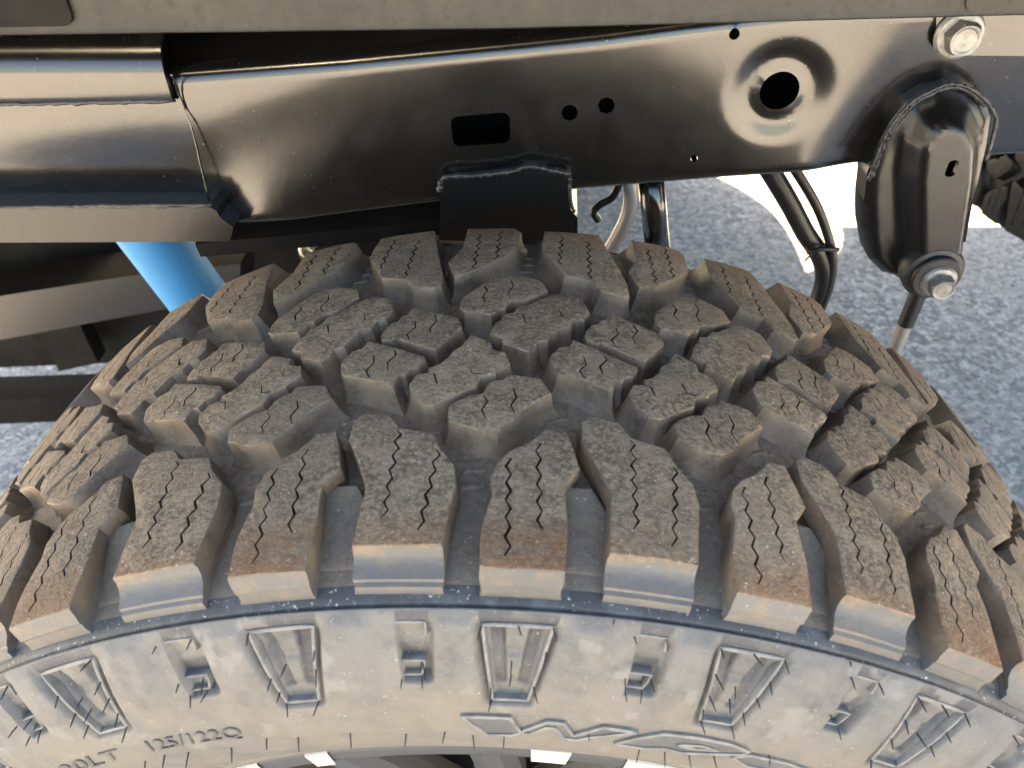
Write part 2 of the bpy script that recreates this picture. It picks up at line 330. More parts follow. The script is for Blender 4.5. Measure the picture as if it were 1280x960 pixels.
# --- carcass: groove floor, shoulder band, detailed outer sidewall, plain inner sidewall
prof = [(v, float(r_tread(v)) - DEPTH) for v in np.linspace(0, 122, 14)] + [(128, 422.6), (131.5, 421.4), (134.3, 420.6), (135.2, 419.8), (135.5, 418.2), (136.2, 417.9), (136.7, 419.6), (137.3, 419.9)]
side = np.array([(137.3, 419.9), (138.4, 418.6), (139.5, 417), (144, 408.5), (149, 396), (153.5, 380), (156.3, 364), (156.8, 352), (155, 338), (150, 322), (143, 308), (134, 292), (126, 278), (122, 268)])
def resample(p, steps):
    d = np.r_[0, np.cumsum(np.linalg.norm(np.diff(p, axis=0), axis=1))]; s = [0.0]
    while s[-1] < d[-1] - 1e-6: s.append(min(d[-1], s[-1] + steps(np.interp(s[-1], d, p[:, 1]))))
    s = np.array(s)
    for _ in range(2):       # light smoothing of the polyline
        q = np.stack([np.interp(s, d, p[:, 0]), np.interp(s, d, p[:, 1])], 1)
    k = np.array([.25, .5, .25])
    for _ in range(10): q[4:-1] = .25 * q[3:-2] + .5 * q[4:-1] + .25 * q[5:]
    return q
SW = resample(side, lambda r: .85 if r > 340 else 3.5)
tg = np.gradient(SW, axis=0); tg /= np.linalg.norm(tg, axis=1)[:, None]; SN = np.stack([-tg[:, 1], tg[:, 0]], 1)      # outward normal in (v, r)
SN *= np.sign(SN[:, 0])[:, None]
def sst(x, a, b): t = np.clip((x - a) / (b - a), 0, 1); return t * t * (3 - 2 * t)
def side_height(u, r):
    """moulded relief of the outer sidewall (mm along its normal) and the mask that colours its recesses darker"""
    p = np.mod(u - 0.0, PITCH); p = np.where(p > 80, p - PITCH, p)        # V pocket lives at 8..45, small pocket at -34..-12
    k = np.clip((418.5 - r) / 44.0, -.2, 1.3)
    def trap(l0, l1, r0, r1, top, bot, e=1.1, el=None, er=None, fade=3.6):
        L = l0 + (l1 - l0) * k; Rr = r0 + (r1 - r0) * k
        return sst(p, L - (el or e), L) * (1 - sst(p, Rr, Rr + (er or e))) * (1 - sst(r, top, top + fade)) * sst(r, bot - 2.2, bot + .6)
    h = np.zeros_like(p)
    V = trap(9.2, 14.3, 43.6, 33.6, 406.0, 375.0, 1.0, 4.0, 4.0, 13.5)
    dv = 6.0 - 2.4 * k
    h -= V * dv
    gl = trap(13.5, 18.2, 19.5, 21.5, 411.5, 384.0, 1.0); gr = trap(33.0, 27.0, 39.0, 30.5, 411.5, 384.0, 1.0)
    h -= (gl + gr) * 1.9
    h += trap(20.0, 21.4, 32.0, 27.0, 411.0, 402.5, 1.2) * 1.3
    h -= trap(20.0, 21.0, 33.0, 28.5, 402.5, 398.5, 2.0) * .6
    h -= trap(18.0, 18.4, 31.0, 30.5, 383.5, 378.2, 1.3) * 1.2
    S = trap(-32.6, -30.4, -13.4, -17.0, 407.0, 388.0, 1.0, 3.0, 4.0, 12.5)
    ds = 3.8 + 1.8 * sst(r, 405.5, 396.8) * 0 + 2.3 * (1 - sst(r, 396.5, 405.5))
    h -= S * ds
    h += trap(-28.6, -26.8, -18.6, -20.2, 393.0, 389.0, .9) * 1.2
    # crowned plateau blocks that fade out downwards
    plate = sst(r, 370, 392) * (1 - sst(r, 413, 420))
    c1 = np.exp(-((p + 1.0) / 9.0) ** 4) + np.exp(-((p - 58.0) / 9.5) ** 4)
    h += plate * 1.6 * c1
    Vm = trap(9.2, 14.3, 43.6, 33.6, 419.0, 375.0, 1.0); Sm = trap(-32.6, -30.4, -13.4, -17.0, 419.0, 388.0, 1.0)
    rec = np.clip(Vm * (.10 + 1.2 * sst(r, 413.6, 415.0)) * (1 - sst(r, 418.6, 419.6)) + (gl + gr) * .6 + Sm * (1 - sst(r, 418.6, 419.6)) * (.10 + 1.2 * sst(r, 414.6, 416.0) + .6 * (1 - sst(np.abs(r - 400.5), 2, 5))), 0, 1)  # colour mask: pocket tops and grooves get a darker colour
    return h, rec
th = np.concatenate([np.arange(-1.2, 1.2, .0021), np.linspace(1.2, 2 * math.pi - 1.2, 150)[:-1]]); uu = unwarp(th * RT); NT = len(th)
rows = []        # each row: (v, r, mat, attr) from inner bead over the tread to outer bead
def row(v, r, m, a=0.0): rows.append((np.broadcast_to(v, (NT,)).astype(float), np.broadcast_to(r, (NT,)).astype(float), m, np.broadcast_to(a, (NT,)).astype(float)))
for v, r in side[::-1]: row(v, r, 0)
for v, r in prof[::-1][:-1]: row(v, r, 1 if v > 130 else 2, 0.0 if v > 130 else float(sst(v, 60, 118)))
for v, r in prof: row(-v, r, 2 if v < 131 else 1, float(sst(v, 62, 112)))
for i in range(1, len(SW)):
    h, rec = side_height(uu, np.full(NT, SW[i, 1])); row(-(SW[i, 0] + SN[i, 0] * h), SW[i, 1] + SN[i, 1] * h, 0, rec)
A = np.stack([np.stack([r * np.sin(th), v, r * np.cos(th) + ZC], -1) / 1000.0 for v, r, _, _ in rows])
nr = len(rows); idx = np.arange(nr * NT).reshape(nr, NT); nx = np.roll(idx, -1, 1)
F = np.stack([idx[:-1], nx[:-1], nx[1:], idx[1:]], -1).reshape(-1, 4); fm = np.repeat([m for _, _, m, _ in rows[1:]], NT)
at = np.stack([a for *_, a in rows]).ravel(); is_side = np.repeat([m == 0 for _, _, m, _ in rows], NT)
def fast_mesh(name, verts, quads, mats, fm, attrs):
    me = bpy.data.meshes.new(name); me.vertices.add(len(verts)); me.vertices.foreach_set('co', np.ascontiguousarray(verts, np.float32).ravel())
    me.loops.add(quads.size); me.loops.foreach_set('vertex_index', quads.astype(np.int32).ravel())
    me.polygons.add(len(quads)); me.polygons.foreach_set('loop_start', np.arange(0, quads.size, 4, dtype=np.int32))
    me.polygons.foreach_set('material_index', np.asarray(fm, np.int32)); me.polygons.foreach_set('use_smooth', np.ones(len(quads), bool))
    for m in mats: me.materials.append(M[m])
    for k, v in attrs.items(): a = me.attributes.new(k, 'FLOAT', 'POINT'); a.data.foreach_set('value', np.ascontiguousarray(v, np.float32))
    me.update(calc_edges=True); me.validate(); o = bpy.data.objects.new(name, me); col.objects.link(o); return o
tyre = fast_mesh('tyre', A.reshape(-1, 3), F[:, ::-1], ['sidewall', 'band', 'floor'], fm, {'recess_dark': at * is_side, 'blue': at * (~is_side), 'tan': is_side * np.repeat([1 - float(sst(np.median(r), 372, 402)) for _, r, _, _ in rows], NT)})
tyre.parent = wheel

# --- tread blocks, each a piece of its own
rndb = random.Random(11)
def hash_id(kind, n): return sum(map(ord, kind)) * 131 + (n + 40) * 7
def tread_block(kind, n):
    V, faces, fm, em = TOPO[kind]; u = V[:, 0] + n * PITCH; v = V[:, 1]; r = r_tread(v) + V[:, 2]
    wear = np.random.default_rng(abs(hash_id(kind, n))); jt = (V[:, 2] > -1.0)[:, None] * wear.uniform(-1, 1, V.shape) * np.array([.22, .22, .10]); u = u + jt[:, 0]; v = v + jt[:, 1]; r = r + jt[:, 2]
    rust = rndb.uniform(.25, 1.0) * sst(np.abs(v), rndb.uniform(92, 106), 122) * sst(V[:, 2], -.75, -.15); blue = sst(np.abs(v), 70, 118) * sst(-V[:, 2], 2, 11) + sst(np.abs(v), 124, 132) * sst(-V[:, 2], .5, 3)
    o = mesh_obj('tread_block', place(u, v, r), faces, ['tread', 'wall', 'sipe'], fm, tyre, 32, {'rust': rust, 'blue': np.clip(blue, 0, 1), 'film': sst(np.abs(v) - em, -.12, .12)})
    return o
UN = [n for n in range(-12, 14)]
block_objs = {}
for n in UN:
    for kind in BLOCKS: block_objs[(kind, n)] = tread_block(kind, n)

# --- tie bars joining the paired shoulder blocks, and stone ejector bars on the open groove floors
def raised(polys_h, name, m, parent, kind=None):
    verts, faces, att = [], [], []
    for poly, h, n, ht in polys_h:
        if poly_area(poly) < 0: poly = poly[::-1]
        P = densify(poly, 5.0); nn = normals2(P); N_ = len(P); b = len(verts)
        for hh, off in ((0, -.9), (-.35, -.25), (-1.0, 0), (None, ht)):
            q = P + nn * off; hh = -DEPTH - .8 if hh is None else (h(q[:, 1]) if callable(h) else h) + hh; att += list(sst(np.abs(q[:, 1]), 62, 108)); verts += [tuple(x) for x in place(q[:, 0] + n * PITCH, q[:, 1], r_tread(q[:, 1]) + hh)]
        faces.append(tuple(range(b, b + N_)))
        for k in range(3):
            for i in range(N_):
                j = (i + 1) % N_; faces.append((b + k * N_ + i, b + (k + 1) * N_ + i, b + (k + 1) * N_ + j, b + k * N_ + j))
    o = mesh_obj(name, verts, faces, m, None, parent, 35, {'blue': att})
    return o
for n in UN:
    o = raised([([(43, -83), (57, -83), (66, -98), (66, -121), (41, -121), (41, -96)], lambda v: -7.0 - 6.6 * sst(-v, 84, 121), n, 1.5)], 'tie_bar', 'floor', tyre)
    o = raised([([(80, 84), (92, 84), (92, 121), (70, 121)], lambda v: -8.0 - 5.6 * sst(v, 90, 121), n, 1.5)], 'tie_bar', 'floor', tyre)
bars = []
for n in UN:
    for v0 in (-64, -73, -82): bars.append(([(-3, v0), (8, v0 + 1), (8, v0 + 3.6), (-3, v0 + 2.6)], -13.0, n, .6))
    for v0 in (92, 101, 110): bars.append(([(14, v0), (27, v0 + 1), (27, v0 + 3.4), (14, v0 + 2.6)], -13.0, n, .6))
    bars.append(([(36, -42), (47, -37), (46, -34.5), (35, -39.5)], -12.8, n, .6)); bars.append(([(40, -49), (50, -44), (49, -41.5), (39, -46.5)], -12.8, n, .6))
sb = raised(bars, 'stone_ejector_ribs', 'floor', tyre); sb['kind'] = 'stuff'

# --- raised ribs framing the sidewall pockets
def on_side(u, r, h):
    """metres, from canonical arc u (mm at tread radius), radius and height over the sidewall"""
    u = np.asarray(u, float); r = np.asarray(r, float); rr = SW[::-1, 1]; v = np.interp(r, rr, SW[::-1, 0]); nv = np.interp(r, rr, SN[::-1, 0]); nr_ = np.interp(r, rr, SN[::-1, 1])
    t = warp(u) / RT; R_ = r + nr_ * h; Y = -(v + nv * h); return np.stack([R_ * np.sin(t), Y, R_ * np.cos(t) + ZC], -1) / 1000.0
def rib(name, line, w, h0, h1, closed, parent, m, n=0):
    P = np.array(line, float)
    if closed: P = densify(P, 3.0)
    else:
        Q = []
        for a, b in zip(P[:-1], P[1:]):
            k = max(1, int(np.linalg.norm(b - a) / 3.0)); Q += [a + (b - a) * i / k for i in range(k)]
        P = np.array(Q + [P[-1]])
    N_ = len(P); nxt = np.roll(P, -1, 0) if closed else np.vstack([P[1:], 2 * P[-1:] - P[-2:-1]]); prv = np.roll(P, 1, 0) if closed else np.vstack([2 * P[:1] - P[1:2], P[:-1]])
    t = nxt - prv; t /= np.linalg.norm(t, axis=1)[:, None]; s = np.stack([-t[:, 1], t[:, 0]], 1)
    cs = [(-.5, h0), (-.5, h1 - .35), (-.25, h1), (.25, h1), (.5, h1 - .35), (.5, h0)]; verts = []
    for a, h in cs:
        q = P + s * w * a; verts.append(on_side(q[:, 0] + n * PITCH, q[:, 1], h))
    verts = np.concatenate(verts); faces = []
    for k in range(5):
        for i in range(N_ if closed else N_ - 1):
            j = (i + 1) % N_; faces.append((k * N_ + i, k * N_ + j, (k + 1) * N_ + j, (k + 1) * N_ + i))
    if not closed: faces += [tuple(k * N_ for k in range(6)), tuple(k * N_ + N_ - 1 for k in range(6))[::-1]]
    return mesh_obj(name, verts, faces, m, None, parent, 50)
SIDE_UN = [n for n in range(-12, 14)]
for n in SIDE_UN:
    rib('pocket_frame', [(10.2, 413.6), (41.6, 413.9), (33.2, 376.3), (15.2, 376.0)], 1.7, -9, -.9, True, tyre, 'rib', n)
    rib('pocket_frame', [(-29.6, 391.5), (-30.6, 396), (-16.8, 396), (-17.9, 391.5), (-19.6, 388.3), (-28.4, 388.3)][1:4] + [(-19.2, 388.4), (-28.6, 388.4)], 1.3, -9, -2.2, True, tyre, 'rib', n)
    rib('pocket_frame', [(-31.0, 409), (-30.8, 414.6), (-14.8, 414.4), (-14.9, 409)], 1.2, -7, -.5, False, tyre, 'rib', n)

# --- vent hairs: thin rubber whiskers left by the mould
rnd = random.Random(4); hv, hf = [], []
def hair(u, r, n, L, lean=None):
    p = Vector(on_side(u + n * PITCH, r, -1.0)); q = Vector(on_side(u + n * PITCH, r, 1.0)); nn = (q - p).normalized()
    d = (nn + Vector((rnd.uniform(-.35, .35), rnd.uniform(-.2, .2), rnd.uniform(-.75, -.25)))).normalized()
    a = d.orthogonal().normalized(); b = d.cross(a); base = len(hv)
    for k, (t, w) in enumerate(((0, .42), (.6, .38), (1, .25))):
        c = p + d * L * t * .001 + Vector((0, 0, -.0006 * t * t))
        for j in range(4): hv.append(c + (a * math.cos(j * math.pi / 2) + b * math.sin(j * math.pi / 2)) * w * .001)
    for k in range(2):
        for j in range(4): hf.append((base + k * 4 + j, base + k * 4 + (j + 1) % 4, base + (k + 1) * 4 + (j + 1) % 4, base + (k + 1) * 4 + j))
    hf.append((base + 8, base + 9, base + 10, base + 11))
for n in SIDE_UN:
    for u, r in [(10.2, 413.5), (26, 413.6), (41.6, 413.8), (12, 402), (13.4, 391), (14.4, 383), (15.2, 376), (33.2, 376.2), (35.2, 385), (37.4, 394), (39.4, 403), (24, 398), (24, 391), (-30.6, 414.5), (-15.0, 414.4), (-30, 395.5), (-17.6, 395.5), (-28.4, 388.3), (-19.4, 388.3)]:
        if rnd.random() < .82: hair(u + rnd.uniform(-.4, .4), r, n, rnd.uniform(4.2, 7.0))
    for u, r in [(-44, 362), (-12, 352), (25, 350), (52, 349), (-30, 349), (4, 350), (38, 352)]:
        if rnd.random() < .5: hair(u + rnd.uniform(-6, 6), r + rnd.uniform(-2, 2), n, rnd.uniform(5, 8))
    for u in (70, 86):
        if rnd.random() < .6: hair(u + rnd.uniform(-6, 6), 419.6, n, rnd.uniform(2.5, 4.5))
hairs = mesh_obj('vent_hairs', hv, hf, 'spew', None, tyre, 60); hairs['kind'] = 'stuff'

# --- sidewall lettering
def outline_letter(pts, n, w=2.3, fill=True):
    if poly_area(pts) < 0: pts = pts[::-1]
    P = densify(pts, 2.5); lo, hi = P.min(0), P.max(0)
    gp = [(x, y) for x in np.arange(lo[0], hi[0], 3.5) for y in np.arange(lo[1], hi[1], 3.5) if inside((x, y), P) and dist_poly((x, y), P) > 1.2]
    V2, T_, H_ = cdt(P, [], gp); N_ = len(P); top = on_side(V2[:, 0] + n * PITCH, V2[:, 1], .8); low_ = on_side(P[:, 0] + n * PITCH, P[:, 1], -.6); k = len(top)
    fs = [t if poly_area([V2[i] for i in t]) > 0 else t[::-1] for t in T_] + [(i, k + i, k + (i + 1) % N_, (i + 1) % N_) for i in range(N_)]
    o = mesh_obj('raised_letter', np.concatenate([top, low_]), fs, 'letter', None, tyre, 35)
    rib('letter_edge', pts, 1.9, -.6, 1.7, True, tyre, 'rib', n)
    return o
LET = [[(-0.5, 367), (24.6, 367.1), (31, 356.5), (26, 353.5), (12, 353)], [(30.5, 357), (44, 366), (53, 365.8), (59.8, 357), (74, 365.8), (92.5, 365), (68, 356.5), (62, 353.3), (55, 354), (49, 362), (44, 362), (36, 355.5)], [(84, 353.5), (95, 361), (107, 366.4), (125, 367.2), (145, 366.6), (158, 364), (156, 361), (140, 357), (122, 353.5), (112, 355), (100, 352.5)], [(117, 360), (130, 362), (141, 360.5), (128, 358.6)], [(152, 357), (160, 361.5), (185, 361.5), (215, 358), (200, 352), (165, 352)]]
for pts in LET: outline_letter(pts, 0)
def side_text(txt, u0, u1, rbase, size):
    cu = bpy.data.curves.new('text', 'FONT'); cu.body = txt; cu.size = 1.0; cu.extrude = 0.0; cu.shear = .25; cu.resolution_u = 2
    to = bpy.data.objects.new('text', cu); col.objects.link(to); dg = bpy.context.evaluated_depsgraph_get(); me = to.evaluated_get(dg).to_mesh()
    V = np.array([v.co[:2] for v in me.vertices]); polys = [tuple(p.vertices) for p in me.polygons]
    bpy.data.objects.remove(to, do_unlink=True)
    x = V[:, 0]; x = (x - x.min()) / (x.max() - x.min()); base = len(V)
    u = unwarp(u0 + (u1 - u0) * x); r = rbase + V[:, 1] * size
    verts = np.concatenate([on_side(u, r, .8), on_side(u, r, -.5)])
    cnt = {}
    for p in polys:
        for i in range(len(p)): cnt[(p[i], p[(i + 1) % len(p)])] = 1
    faces = list(polys) + [(a, b, b + base, a + base)[::-1] for a, b in cnt if (b, a) not in cnt]
    return mesh_obj('raised_lettering', verts, faces, 'letter', None, tyre, 40)
side_text("125/122Q", -194, -128, 357.5, 12.0)
side_text("35X12.50R20LT", -392, -214, 357.5, 12.0)

# --- rim
def lathe(name, pr, m, parent, n=144, centre=(0, 0, ZC / 1000), sharp=40, y_axis=True):
    t = np.linspace(0, 2 * math.pi, n, endpoint=False); V = np.concatenate([np.stack([r * np.sin(t) + centre[0], np.full(n, y) + centre[1], r * np.cos(t) + centre[2]], -1) for y, r in pr]); fs = []
    for k in range(len(pr) - 1):
        for i in range(n): j = (i + 1) % n; fs.append((k * n + i, k * n + j, (k + 1) * n + j, (k + 1) * n + i))
    return mesh_obj(name, V, fs, m, None, parent, sharp)
rim = lathe('rim', [(.122, .268), (.13, .274), (.132, .27), (.128, .262), (.10, .25), (-.085, .248), (-.112, .252), (-.121, .258), (-.1255, .262), (-.129, .266), (-.1305, .272), (-.1300, .2805), (-.127, .284), (-.122, .282), (-.117, .268)], 'rim', wheel)
lathe('hub', [(.02, .0), (.02, .09), (-.06, .09), (-.085, .075), (-.09, .04), (-.092, .0)], 'rim', rim, 48)
for k in range(8):
    a0 = 2 * math.pi * k / 8 + .2; bm = bmesh.new()
    for sgn_ in (-1, 1):
        p = Vector((math.sin(a0), 0, math.cos(a0))); s = Vector((math.cos(a0), 0, -math.sin(a0))); c = Vector((0, 0, ZC / 1000))
        A_ = [c + p * .07 + s * .012 * sgn_ + Vector((0, -.075, 0)), c + p * .17 + s * .03 * sgn_ + Vector((0, -.088, 0)), c + p * .252 + s * .052 * sgn_ + Vector((0, -.105, 0))]
        tube_bm(A_, [.020, .017, .016], 10, bm)
    bm_obj('spoke', bm, 'rim', rim)
for a0, a1, r0, r1 in [(-0.5928, -0.4671, 0.264, 0.2805), (-0.3522, -0.3015, 0.264, 0.2805), (0.0984, 0.1758, 0.264, 0.2805), (0.2843, 0.4145, 0.264, 0.2805)]:  # cream pads added for bright patches at the rim, brightness put into colour
    t = np.linspace(a0, a1, 9); vv, ff = [], []
    for y, rr, sh in ((-.1290, r1, 0), (-.1312, r1 - .0010, .0), (-.1316, r0 + .003, .004), (-.1290, r0, .014)):
        tt = a0 + sh + (t - a0) * ((a1 - a0 - 2 * sh) / (a1 - a0)); vv += [(rr * math.sin(x), y, rr * math.cos(x) + ZC / 1000) for x in tt]
    for k in range(3):
        for i in range(8): ff.append((k * 9 + i, k * 9 + i + 1, (k + 1) * 9 + i + 1, (k + 1) * 9 + i))
    mesh_obj('bright_pad', vv, ff, 'cream_pad', None, rim, 30)

# ------------------------------------------------------------------ frame rail
rail = thing('frame_rail', 'glossy black steel frame rail with punched holes running above the tyre', 'frame rail', (0, 0.20, 0.83))
YR = .20
def interp_pts(pts):
    a = np.array(sorted(pts)); return lambda x: np.interp(x, a[:, 0], a[:, 1])
z_top = interp_pts([(-0.4986, 0.9549), (-0.3306, 0.9554), (-0.2128, 0.958), (-0.0975, 0.9651), (-0.0298, 0.9707), (0.016, 0.9744), (0.0659, 0.9789), (0.1193, 0.9852), (0.1855, 0.992), (0.3145, 0.9978), (0.5023, 0.9998)]); z_bot = interp_pts([(-0.6294, 0.8514), (-0.3777, 0.8488), (-0.2097, 0.8358), (-0.1223, 0.8476), (-0.0443, 0.8577), (0.0508, 0.8667), (0.1536, 0.8753), (0.2555, 0.8824), (0.3545, 0.8881), (0.567, 0.8932)])
def gauss(x, c, s): return np.exp(-((x - c) / s) ** 2)
DISH = (0.1831, 0.9376)
def web_y(x, z):
    """pressed shape of the web: where it bows out towards the wheel (negative) or in"""
    zt, zb = z_top(x), z_bot(x); k = (z - zb) / (zt - zb)
    y = np.zeros_like(x)
    # long shallow crown of the pressing, and the kick where the two stampings meet
    y += .010 * sst(x, -.05, .17) * (k - .5) * -1.0 * .0
    xl = -.20 + .10 * k; xr = .07 + .09 * (1 - k)
    mid = sst(x, xl - .06, xl + .05) * (1 - sst(x, xr - .05, xr + .05)); left = 1 - sst(x, xl - .06, xl + .05)
    y += mid * .000 * (1 - k)                                # the middle leans over and faces the ground
    y += left * .011 * (1 - sst(k, .10, .85)) + .014 * (.6 - k) * sst(x, .205, .25)
    y -= .002 * gauss(x, -.17, .045) * gauss(k, .38, .28)
    d = np.hypot(x - DISH[0], z - DISH[1]); y += .0042 * (1 - sst(d, .013, .038))
    y -= .0022 * gauss(d, .0135, .004)
    return y
HOLES = []
def circ(c, r, n=20): return [(c[0] + r * math.cos(2 * math.pi * i / n), c[1] + r * math.sin(2 * math.pi * i / n)) for i in range(n)]
def rrect(x0, z0, x1, z1, r, sk=0.0, n=5):
    out = []
    for cx, cz, a in ((x1 - r, z1 - r, 0), (x0 + r, z1 - r, 90), (x0 + r, z0 + r, 180), (x1 - r, z0 + r, 270)):
        for i in range(n): t = rad(a + 90 * i / (n - 1)); out.append((cx + r * math.cos(t), cz + r * math.sin(t) + sk * (cx - (x0 + x1) / 2)))
    return out
RW = {'slot': (-0.0315, 0.9035, 0.0082, 0.9249), 'slot_sk': 0.076, 'h1': (0.048, 0.9254), 'h2': (0.072, 0.93), 'h3': (0.1483, 0.9741), 'h4': (0.1338, 0.8923)}
HOLES = [rrect(*RW['slot'], .005, RW['slot_sk']), circ(RW['h1'], .0056, 8), circ(RW['h2'], .0056, 8), circ(DISH, .0125, 26), circ(RW['h3'], .0033, 12), circ(RW['h4'], .0026, 12)]
# parameter domain (x, s): s<0 lower lip, 0..1 web, >1 rounded top and flange (scaled by .13 m for an even mesh)
SC = .135; X0, X1 = -.75, .60
def rail_map(x, s):
    x = np.asarray(x, float); s = np.asarray(s, float); zt, zb = z_top(x), z_bot(x); rt, rb = .012, .007
    w = np.clip(s, 0, 1); z = (zb + rb) + w * ((zt - rt) - (zb + rb)); y = YR + web_y(x, z)
    up = np.clip((s - 1) / .14, 0, 1) * math.pi / 2; y = y + np.where(s > 1, rt * (1 - np.cos(up)), 0); z = z + np.where(s > 1, rt * np.sin(up), 0)
    y = y + np.clip(s - 1.14, 0, None) * SC
    dn = np.clip(-s / .08, 0, 1) * math.pi / 2; y = y + np.where(s < 0, rb * (1 - np.cos(dn)), 0); z = z - np.where(s < 0, rb * np.sin(dn), 0)
    y = y + np.clip(-s - .08, 0, None) * SC
    return np.stack([x, y, z], -1)
def to_s(x, z): return (z - z_bot(x) - .007) / ((z_top(x) - .012) - (z_bot(x) + .007))
outl = densify([(X0, -.5 * SC), (X1, -.5 * SC), (X1, 1.6 * SC), (X0, 1.6 * SC)], .012)
hs = [np.array([(x, float(to_s(x, z)) * SC) for x, z in h]) for h in HOLES]
grid = []
for x in np.concatenate([np.arange(X0 + .01, -.36, .02), np.arange(-.36, .36, .0045), np.arange(.37, X1 - .005, .02)]):
    for s in np.concatenate([np.arange(-.45, -.1, .1), np.arange(-.08, 0, .016), np.arange(0, 1.0, .036), np.arange(1.0, 1.15, .02), np.arange(1.2, 1.58, .1)]):
        p = (x, s * SC)
        if all(np.min(np.linalg.norm(h - p, axis=1)) > .0022 and not inside(p, h) for h in hs): grid.append(p)
V2, T, H = cdt(outl, hs, grid)
V3 = rail_map(V2[:, 0], V2[:, 1] / SC); faces = []; verts = [tuple(v) for v in V3]
keep = {}; 
for t, h in zip(T, H):
    if h >= 0: continue
    if poly_area([V2[i] for i in t]) < 0: t = t[::-1]
    faces.append(t)
    for a, b in ((t[0], t[1]), (t[1], t[2]), (t[2], t[0])): keep[(a, b)] = 1
inner = {}
def back(i):
    if i not in inner: inner[i] = len(verts); v = verts[i]; verts.append((v[0], v[1] + .0045, v[2]))
    return inner[i]
for a, b in list(keep):
    if (b, a) not in keep and abs(V2[a][0]) < .5 and -.3 < V2[a][1] / SC < 1.3: faces.append((b, a, back(a), back(b)))
local(mesh_obj('web', verts, faces, 'black', None, rail, 40))

def plate(name, poly, y0, y1, m, parent=None, bevel=.0015, loc=True):
    """flat steel piece: outline in (x, z), from y0 (towards the wheel) back to y1"""
    if poly_area(poly) < 0: poly = poly[::-1]
    bm = bmesh.new(); a = [bm.verts.new((x, y0, z)) for x, z in poly]; b = [bm.verts.new((x, y1, z)) for x, z in poly]; n = len(poly)
    bm.faces.new(a); bm.faces.new(b[::-1])
    for i in range(n): bm.faces.new((a[i], b[i], b[(i + 1) % n], a[(i + 1) % n]))
    o = bm_obj(name, bm, m, parent, 18, bevel)
    if parent and loc: local(o)
    return o
def bead(name, pts, r, parent, seed=0, m='weld'):
    rr = random.Random(seed); P = spline(pts, 14); R_ = [r * (1 + rr.uniform(-.3, .35)) for i in range(len(P))]
    P = [p + Vector((rr.uniform(-1, 1), rr.uniform(-.6, .6), rr.uniform(-1, 1))) * r * .22 for p in P]
    return local(bm_obj(name, tube_bm(P, R_, 8), m, parent, 180))
def bent_plate(name, xs, prof_fn, t, m, parent):
    """sheet running along x with a cross-section (list of (y, z)) that may change along the way"""
    rows_ = [prof_fn(x) for x in xs]; n = len(rows_[0]); V = [(x, y, z) for x, r in zip(xs, rows_) for y, z in r] + [(x, y + t, z - t * .3) for x, r in zip(xs, rows_) for y, z in r]
    k = len(xs) * n; F_ = []
    for i in range(len(xs) - 1):
        for j in range(n - 1):
            a = i * n + j; F_.append((a, a + n, a + n + 1, a + 1)); F_.append((k + a, k + a + 1, k + a + n + 1, k + a + n))
    for i in range(len(xs) - 1):
        a = i * n; F_.append((a, k + a, k + a + n, a + n)); a = i * n + n - 1; F_.append((a, a + n, k + a + n, k + a))
    for j in range(n - 1):
        F_.append((j, j + 1, k + j + 1, k + j)); a = (len(xs) - 1) * n + j; F_.append((a, k + a, k + a + 1, a + 1))
    return local(mesh_obj(name, V, F_, m, None, parent, 40))
# overlapping sleeve at the left, its lower edge welded to the web
za, zb_, zc = 0.9385, 0.9575, 0.9701
def sleeve_prof(x):
    d = (x + .25) * -.012; pr = [(.194, za + d), (.1925, za + .004 + d), (.1925, zb_ - .004 + d)]
    for i in range(1, 9):
        t = i / 8 * rad(68); pr.append((.1925 + .030 * (1 - math.cos(t)), zb_ - .004 + d + .030 * math.sin(t)))
    return pr + [(.25, pr[-1][1] + .012)]
bent_plate('sleeve', list(np.linspace(-.75, -0.2153, 40)) + [-0.2138], sleeve_prof, .004, 'black', rail)
bead('weld_bead', [(-.7, .1945, za + .004), (-.45, .1945, za + .002), (-0.3332, 0.1945, 0.9380), (-0.2724, 0.1945, 0.9384), (-0.2161, 0.1945, 0.9388)], .0016, rail, 1)
bead('seam', [(-0.2082, 0.1910, 0.9580), (-0.2103, 0.1985, 0.9360), (-0.2084, 0.1965, 0.9162), (-0.2098, 0.1960, 0.8899), (-0.2120, 0.1970, 0.8629)], .0007, rail, 2, 'black')
plate('lower_lip', [(-.75, z0 := 0.8625), (-0.2095, 0.8636), (-0.2046, 0.8603), (-0.2036, 0.8551), (-0.1959, 0.8464), (-0.2019, 0.8349), (-.75, 0.8334)], .188, .225, 'black2', rail, .003)
bead('weld_bead', [(-.7, .190, z0 + .001), (-0.3657, 0.1900, 0.8631), (-0.2874, 0.1900, 0.8640), (-0.2076, 0.1900, 0.8642)], .0020, rail, 3)
# pressed bump stop bracket hanging under the middle of the rail
plate('bump_bracket', [(-0.0462, 0.8332), (-0.0422, 0.8723), (-0.0369, 0.8815), (-0.0122, 0.8837), (0.0173, 0.8877), (0.0420, 0.8857), (0.0498, 0.8827), (0.0497, 0.8591), (0.0550, 0.8514), (0.0555, 0.8329)], .191, .27, 'black2', rail, .003)
bead('weld_bead', [(-0.0426, 0.1910, 0.8728), (-0.0377, 0.1910, 0.8838), (-0.0109, 0.1910, 0.8854), (0.0091, 0.1910, 0.8883), (0.0212, 0.1910, 0.8918), (0.0365, 0.1910, 0.8887), (0.0497, 0.1910, 0.8856)], .0019, rail, 5)
bead('weld_bead', [(0.0487, 0.1910, 0.8832), (0.0496, 0.1910, 0.8660), (0.0526, 0.1910, 0.8559)], .0012, rail, 6)
